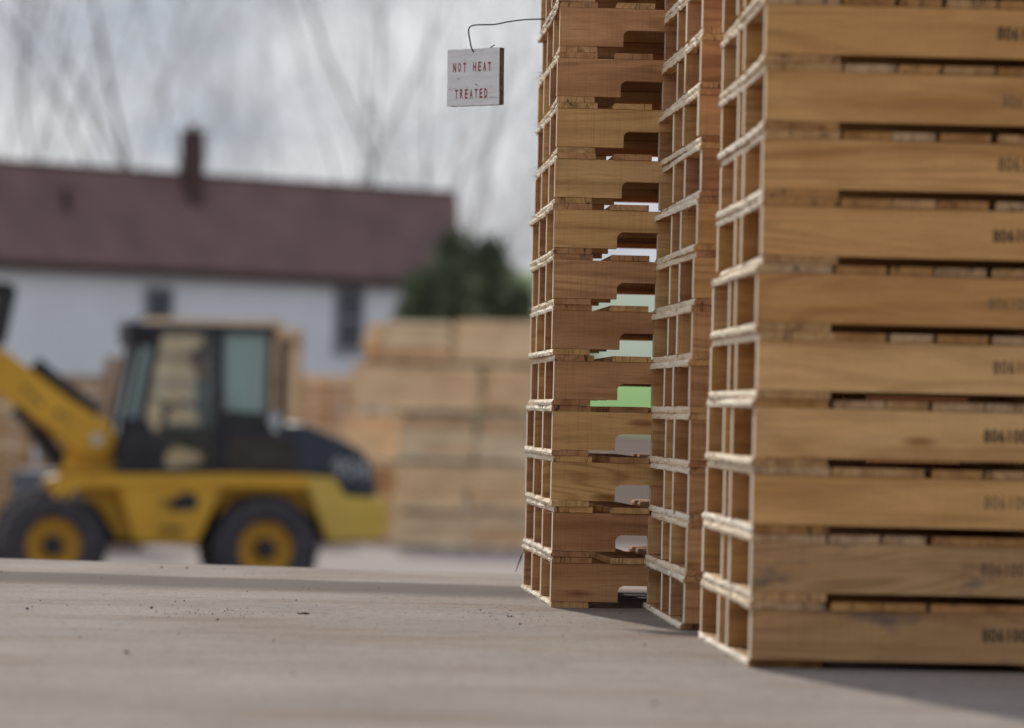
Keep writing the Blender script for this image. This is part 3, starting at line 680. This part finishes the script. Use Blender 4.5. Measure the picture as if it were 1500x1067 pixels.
for s in (-1, 1):
    sh = node((q3(305, 568, 0)[0], .72 + s * .20, q3(314, 568, 0)[2]), .062, chs)
    el = node((q3(300, 600, 0)[0], .72 + s * .24, q3(306, 600, 0)[2]), .045, sh)
    wr = node((q3(280, 591, 0)[0], .72 + s * .17, q3(280, 591, 0)[2]), .030, el)
    pm = node((q3(271, 588, 0)[0], .72 + s * .16, q3(271, 588, 0)[2]), (.036, .02), wr)
    px0, pz0 = q3(265, 586, 0)[0], q3(265, 586, 0)[2]
    for f in range(4):
        a = node((px0, .72 + s * .16 + (f - 1.5) * .020, pz0 + .004), .0095, pm); node((px0 - .034 - (.006 if f in (1, 2) else 0), .72 + s * .16 + (f - 1.5) * .021, pz0 - .012), .008, a)
    a = node((px0 + .02, .72 + s * (.16 - .04), pz0 - .005), .010, pm); node((px0 - .01, .72 + s * (.16 - .055), pz0 - .02), .008, a)
    hp = node((q3(308, 644, 0)[0], .72 + s * .10, q3(314, 644, 0)[2]), .16, pel)
    kn = node((q3(250, 636, 0)[0], .72 + s * .15, q3(252, 636, 0)[2]), .135, hp)
    an = node((q3(232, 675, 0)[0], .72 + s * .14, q3(232, 675, 0)[2]), .09, kn)
    node((q3(212, 678, 0)[0], .72 + s * .15, q3(212, 680, 0)[2]), (.045, .035), an)
zneck = q3(309, 556, 0)[2]; xwr = q3(279, 590, 0)[0]; zw = q3(320, 626, 0)[2]; zboot = q3(232, 668, 0)[2]
def asg(c):
    if c.z > zneck: return 0
    if c.x < xwr and c.z > q3(0, 600 - .022 * 390, 0)[2] - .0 and abs(c.y - .72) > .08 and c.z > zw + .05: return 0
    if c.z < zboot: return 3
    return 2 if c.z < zw else 1
skin_body(V, E, 0, [M_skin, M_shirt, M_navy, M_boot], asg, drv)
hx, hy, hz = q3(297, 527, .72)
b = MB(); b.ball((hx - .095, hy, hz - .01), .02, 5, (1, .7, 1.5)); b.build('nose', M_skin, drv, smooth=True)
b = MB()
for s in (-1, 1): b.ball((hx - .083, hy + s * .034, hz + .012), .011, 5)
b.build('eyes', M_dark, drv, smooth=True)
b = MB(); b.box(hx - .094, hx - .08, hy - .025, hy + .025, hz - .052, hz - .045); b.build('mouth', M_cap, drv)
for s in (-1, 1):
    b = MB(); b.ball((hx + .01, hy + s * .088, hz), .028, 5, (.7, .35, 1.1)); b.build('ear', M_skin, drv, smooth=True)
b = MB(); b.ball((hx + .004, hy, hz + .055), .103, 8, (1, .95, .62)); b.box(hx - .19, hx - .06, hy - .06, hy + .06, hz + .05, hz + .062); b.build('cap', M_cap, drv, smooth=False)
bpy.context.view_layer.update()

# ------------------------------------------------------------------ lumber and pallets across the yard
LUM = [(.58, .40, .24), (.53, .35, .20), (.58, .44, .285), (.45, .29, .165)]
M_lum = [mat('stacked_lumber_%s' % n_, tuple(min(.86, k * 1.52) for k in c), .85, var=.18, vscale=2.2) for n_, c in zip(('tan', 'amber', 'pale', 'brown'), LUM)]
M_gap = mat('spacer_wood', (.34, .25, .18), .9)
def pack(x0, x1, yt, yb, D, k, label, dep=1.2, rz=0.0, planks=5, cols=3):
    a, c = at(x0, yb, D), at(x1, yt, D); Wd = c.x - a.x; H = c.z - a.z
    t = thing('lumber_pack', label, 'lumber', (a.x, D, a.z), rz, 'packs of sawn lumber across the yard')
    pw = Wd / cols; ph = (H - .06) / planks; r = random.Random(int(x0 + yt))
    ms = []
    n_l = 7 if H > .6 else 6; ph = (H - .07) / n_l
    for j in range(n_l):
        cut = [0] + ([Wd * r.uniform(.3, .7)] if r.random() < .45 and Wd > .5 else []) + [Wd]
        for q0, q1 in zip(cut, cut[1:]):
            e = r.uniform(-.025, .025); b = MB()
            b.box(q0 + (r.uniform(-.05, .03) if q0 == 0 else .003), q1 - (r.uniform(-.03, .04) if q1 == Wd else .003), e, dep + e, .07 + j * ph + .003, .07 + (j + 1) * ph - .002)
            b.build('plank', M_lum[(k + (r.random() < .3)) % 4], t)
    for fx in (.12, .5, .88):
        b = MB(); b.box(Wd * fx - .05, Wd * fx + .05, .0, dep, 0, .068); b.build('spacer', M_gap, t)
    return t
G_ = 'packs of sawn lumber across the yard'
PL = [(576, 690, 756, 806, 63.5, 1, 'ground level brown lumber pack beside the loader rear'), (693, 812, 756, 808, 63.5, 1, 'ground level brown lumber pack next to the far pallet stack'),
      (578, 684, 682, 754, 63.5, 0, 'second level tan lumber pack, left one of its pair'), (687, 812, 684, 754, 63.5, 0, 'second level tan lumber pack next to the far pallet stack'),
      (586, 696, 609, 680, 63.5, 2, 'third level pale lumber pack, left one of its pair'), (699, 812, 610, 682, 63.5, 2, 'third level pale lumber pack next to the far pallet stack'),
      (518, 706, 538, 607, 63.2, 0, 'wide lumber pack jutting out to the left above the loader rear'), (709, 812, 540, 608, 63.4, 0, 'fourth level lumber pack next to the far pallet stack'),
      (562, 662, 472, 536, 63.5, 2, 'topmost lumber pack in front of the dark evergreen'), (665, 812, 472, 538, 63.5, 0, 'topmost long lumber pack next to the far pallet stack')]
for p in PL: pack(*p)
pack(534, 560, 474, 536, 63.9, 1, 'narrow topmost lumber pack at the left end of the pile', planks=4, cols=1)
pack(500, 584, 606, 680, 66.5, 1, 'amber lumber pack in the shade under the jutting pack', planks=4)
pack(505, 588, 682, 742, 67.5, 3, 'dark brown lumber pack behind the loader rear', planks=3)
pack(505, 588, 744, 801, 67.5, 3, 'lowest dark lumber pack behind the loader rear', planks=3)
M_fp = [mat('far_pallet_%s' % n_, c, .9, var=.25, vscale=4) for n_, c in zip(('tan', 'pale', 'brown'), ((.50, .33, .18), (.68, .50, .31), (.36, .25, .165)))]
def far_pallet_mesh(k, w=1.2, dep=1.0):
    b = MB(); r = random.Random(k)
    for y in (0, dep / 2 - .02, dep - .04): b.box(0, w, y, y + .04, .018, .108)
    for i in range(7): x = i * (w - .1) / 6; b.box(x, x + .1, -.003, dep + .003, .109, .126)
    for x in (0, w / 2 - .05, w - .1): b.box(x, x + .1, -.003, dep + .003, .0, .017)
    return b.mesh('wooden_pallet', M_fp[k])
FP = [far_pallet_mesh(k) for k in range(3)]
def far_stack(px, D, n_, k, label, w=1.2, rz=0.):
    a = at(px, 800, D); r = random.Random(int(px) + n_)
    for i in range(n_):
        kk = k if r.random() < .8 else (k + 1) % 3
        o = link('wooden_pallet', FP[kk], None, (a.x + r.uniform(-.03, .03), D + r.uniform(-.02, .02), GZ + i * .127)); o.rotation_euler = (0, 0, rz)
        o.scale.x = w / 1.2; tag(o, label.replace('wooden pallet', ORD2[i] + ' pallet up'), 'pallet', label.replace('wooden pallet', 'pallets'))
far_stack(188, 66, 25, 1, 'wooden pallet in the tall stack seen through the cab door glass', 1.17)
far_stack(309, 66, 25, 1, 'wooden pallet in the tall stack seen through the cab rear window', .90)
far_stack(401, 66, 24, 1, 'wooden pallet in the narrow stack just behind the loader exhaust', .30)
far_stack(50, 60, 18, 2, 'wooden pallet in the blurred stack behind the lift arm', .9)
far_stack(146, 60, 20, 2, 'wooden pallet in the dark stack left of the loader cab', .48)
far_stack(-60, 62, 17, 0, 'wooden pallet in the stack at the left frame edge', .88)
far_stack(425, 68, 19, 0, 'wooden pallet in the stack between loader hood and house', .95)
# grey container behind the lift cylinders
M_bin = mat('bin_blue_grey', (.13, .14, .165), .7, var=.2)
a = at(24, 640, 56); b = MB(); b.prism([(0, 0), (.62, 0), (.70, .95), (-.05, .95)], 0, .8); b.prism([(-.08, .95), (.73, .95), (.73, 1.0), (-.08, 1.0)], -.03, .83)
bn = thing('waste_bin', 'blue grey bin standing behind the loader lift cylinders', 'bin', (a.x, 56, GZ))
b.build('bin_body', M_bin, bn, bevel=.015)
b = MB(); b.prism([(-.06, 1.003), (.71, 1.003), (.66, 1.09), (0, 1.09)], -.01, .81); b.build('lid', M_bin, bn, bevel=.02)

# ------------------------------------------------------------------ house
M_roof = mat('maroon_roofing', (.205, .125, .115), .85, var=.18, vscale=1.2, bump=.3, bscale=8)
M_fas = mat('maroon_fascia', (.060, .032, .032), .7)
M_sid = mat('pale_siding', (.80, .82, .84), .7, var=.05, vscale=.8)
M_brick = mat('chimney_brick', (.10, .058, .052), .9, var=.3, vscale=14)
M_pane = mat('window_pane', (.03, .04, .05), .12, spec=.6); M_frame = mat('window_frame', (.30, .30, .33), .7)
ang = math.atan2(9, 8.64)
house = thing('long_house', 'long white sided house with maroon roof and a brick chimney', 'house', (-1.25, 97, 0), ang)
RZ, EZ = 5.02, 3.10
b = MB(); HX0 = -34
z = GZ; prof = []
while z < EZ - .01: prof += [(-.800, z), (-.775, min(z + .125, EZ))]; z += .125
front = [(-y, zz) for y, zz in prof]
pv = [(x, y, zz) for x in (HX0, -.95) for (y, zz) in prof]
k = len(prof); b.add(pv, [(i, k + i, k + i + 1, i + 1) for i in range(k - 1)])
b.box(HX0, -.955, -.77, 7.0, GZ, EZ)
b.add([(-.95, -.77, EZ), (-.95, 0, RZ - .1), (-.95, 7, EZ), (HX0, -.77, EZ), (HX0, 0, RZ - .1), (HX0, 7, EZ)], [(0, 2, 1), (3, 4, 5)])
b.build('wall', M_sid, house)
b = MB()
t_ = .10
for (ya, za, yb2, zb, xe) in ((-1.0, EZ - .02, 0, RZ, -.75), (0, RZ, 7.4, EZ - .02, 0)):
    b.add([(x, y, z2 - d) for d in (0, t_) for q in (0, 1) for (y, z2, x) in ((ya, za, xe if q else HX0), (yb2, zb, 0 if q else HX0))], [(0, 2, 3, 1), (4, 5, 7, 6), (0, 1, 5, 4), (2, 6, 7, 3), (0, 4, 6, 2), (1, 3, 7, 5)])
roof = b.build('roof', M_roof, house, fix=True)
b = MB(); b.box(HX0, -.74, -1.05, -1.003, EZ - .20, EZ - .03); b.box(HX0, -.76, -1.0, -.79, EZ - .16, EZ - .13); b.build('fascia', M_fas, roof)
b = MB()
for i in range(34): b.box(HX0 + i * 1.0, HX0 + i * 1.0 + .985, -.06, .06, RZ + .002, RZ + .03)
b.build('ridge_cap', M_fas, roof)
def hx_of(px, ly):
    """local x on the line local y=ly that is seen in photo column px"""
    ca, sa = math.cos(ang), math.sin(ang); best = None
    for i in range(4000):
        lx = -20 + i * .005; X = -1.25 + lx * ca - ly * sa; Y = 97 + lx * sa + ly * ca
        p = ROT.transposed() @ Vector((X, Y, 3.5 - .435)); u = 750 + F * p.x / -p.z
        if best is None or abs(u - px) < best[0]: best = (abs(u - px), lx, Y)
    return best[1], best[2]
cx, cY = hx_of(275, -.1)
b = MB(); b.box(cx - .185, cx + .185, -.345, -.01, RZ - 1.2, RZ + .78)
ch = b.build('chimney', M_brick, roof)
b = MB(); b.box(cx - .215, cx + .215, -.375, .02, RZ + .785, RZ + .85); b.tube([(cx, -.19, RZ + .852), (cx, -.19, RZ + .98)], .09, 10); b.build('chimney_cap', M_brick, roof)
cx, cY = hx_of(97, -.45); b = MB(); b.tube([(cx, -.45, RZ - 1.1), (cx, -.45, RZ - .48)], .06, 10); b.build('roof_vent', M_fas, roof)
for (pxa, zt_, zb_) in ((213, 2.72, 1.35), (492, 2.88, 1.58)):
    x0, Y = hx_of(pxa, -.8); x1, Y = hx_of(pxa + 41, -.8)
    b = MB(); b.box(x0, x0 + .07, -.86, -.78, zb_, zt_); b.box(x1 - .07, x1, -.86, -.78, zb_, zt_); b.box(x0 + .071, x1 - .071, -.86, -.78, zt_ - .07, zt_); b.box(x0 + .071, x1 - .071, -.86, -.78, zb_, zb_ + .07); b.box(x0 + .071, x1 - .071, -.855, -.78, (zt_ + zb_) / 2 - .03, (zt_ + zb_) / 2 + .03)
    w = b.build('window', M_frame, house)
    b = MB(); b.box(x0 + .072, x1 - .072, -.83, -.80, zb_ + .071, zt_ - .071); b.build('pane', M_pane, w)
    b = MB(); b.box(x0 - .04, x1 + .04, -.90, -.79, zb_ - .06, zb_ - .003); b.build('sill', M_frame, w)

# ------------------------------------------------------------------ evergreens
M_ever = [mat('evergreen_%s' % n_, c, .9) for n_, c in zip(('dark', 'mid', 'light'), ((.085, .108, .07), (.15, .185, .11), (.22, .265, .16)))]
M_bark = mat('bark', (.14, .125, .12), .95, var=.3, vscale=4)
def evergreen(px, top, D, wpx, label, seed, n=9000):
    r = random.Random(seed); p = at(px, top, D); H = p.z - GZ; Rr = wpx / F * D / 2
    t = thing('evergreen_tree', label, 'evergreen', (p.x, D, GZ), 0, 'evergreens at the house corner')
    b = MB(); b.tube([(0, 0, 0), (.05, 0, H * .5), (0, 0, H * .93)], [.11, .07, .02], 8); b.build('trunk', M_bark, t)
    b = MB(); mi = []
    clumps = []
    for i in range(110):
        z = H * (r.random() ** .8) * .97; rr = Rr * (1 - (z / H) ** 2.6) * r.uniform(.55, 1.08) + .05; a = r.uniform(0, 6.283)
        clumps.append((rr * math.cos(a), rr * math.sin(a), z, r.uniform(.14, .34), r.choice((0, 0, 1, 1, 2))))
    for i in range(n):
        cx_, cy_, cz_, cr, m_ = r.choice(clumps)
        v = Vector((r.gauss(0, 1), r.gauss(0, 1), r.gauss(0, 1))).normalized() * cr * r.random() ** .4
        c = Vector((cx_, cy_, min(cz_, H)) ) + v; d = Vector((cx_, cy_, 1.2 * Rr)).normalized() + v * 1.5; d.normalize(); s = d.orthogonal().normalized() * r.uniform(.015, .03); l = d * r.uniform(.05, .12)
        s.rotate(Matrix.Rotation(r.uniform(0, 6.28), 3, d))
        b.add([c - s, c + s, c + s * .3 + l, c - s * .3 + l], [(0, 1, 2, 3)]); mi.append(m_)
    o = b.build('crown', M_ever, t); o.data.polygons.foreach_set('material_index', mi)
evergreen(668, 338, 80, 112, 'taller dark evergreen standing at the right end of the house', 1)
evergreen(717, 350, 81, 100, 'dark evergreen with a blunt top, right neighbour of the taller one', 2)
evergreen(617, 395, 79, 92, 'low rounded evergreen in front of the house wall', 3)
evergreen(757, 410, 80.5, 70, 'low evergreen nearest the far pallet stack', 4, 6000)

# ------------------------------------------------------------------ bare trees
M_twig = mat('bare_twig', (.22, .205, .205), .95)
def bare_tree(px, D, H, label, seed, lean=0.0, spread=1.0, trunk=.2, fork=.35, wide=0.45, levels=6):
    r = random.Random(seed); p = at(px, 400, D)
    t = thing('bare_tree', label, 'tree', (p.x, D, GZ), 0, 'bare trees beyond the house')
    tr, cr = MB(), MB()
    def grow(p, d, l, rad, lev):
        seg = 3; pts = [p.copy()]; rr = [rad]; q = p.copy()
        for i in range(seg):
            d = (d + Vector((r.gauss(0, .15 if lev else .06), r.gauss(0, .15 if lev else .06), (.05 if lev else .5) + r.gauss(0, .08))) * (1 if lev else .4)).normalized()
            q = q + d * l / seg; pts.append(q.copy()); rr.append(rad * (1 - .42 * (i + 1) / seg))
        (tr if lev == 0 else cr).tube(pts, rr, 7 if lev < 2 else 3, lev < 2)
        if lev >= levels: return
        n = (r.choice((2, 3)) if lev > 3 else 3) if lev else 6
        for i in range(n):
            a = r.uniform(0, 6.283); th = (r.uniform(.2, wide) * spread * (1.5 if lev else .85)) if i else r.uniform(.02, .16)
            o_ = d.orthogonal().normalized(); o_.rotate(Matrix.Rotation(a, 3, d)); nd = (d * math.cos(th) + o_ * math.sin(th)).normalized()
            k = seg if i < 2 else r.choice((1, 2))
            grow(pts[k], nd, l * (r.uniform(.74, .92) if i == 0 else r.uniform(.5, .8)) * (1.25 if lev == 0 else 1), max(rr[k] * (.5 if i else .85), .0045), lev + 1)
    grow(Vector((0, 0, 0)), Vector((lean, 0, 1)).normalized(), H * fork, trunk * .58, 0)
    tr.build('trunk', M_bark, t); cr.build('crown', M_twig, t)
for a in ((48, 125, 20, 'bare grey tree at the left with thin upright limbs', 11, .03, .9, .17, .40),
          (205, 120, 21, 'large bare tree forking above the roof left of the chimney', 12, .0, 1.15, .24, .36),
          (-28, 130, 20, 'bare tree cut by the left frame edge', 13, .02, 1.0, .18, .38),
          (405, 150, 15, 'small faint bare tree between chimney and twin trees', 14, -.02, .8, .10, .42),
          (545, 128, 21, 'bare tree with upright trunk above the middle of the roof ridge', 15, -.01, .85, .18, .42),
          (618, 140, 21, 'thin bare tree just left of the hanging sign', 16, .02, .85, .13, .42),
          (672, 125, 17, 'bare tree leaning right under the hanging sign', 17, .10, 1.2, .14, .30),
          (735, 150, 14, 'faint bare tree right above the evergreens', 19, .05, 1.1, .10, .3)):
    bare_tree(*a)
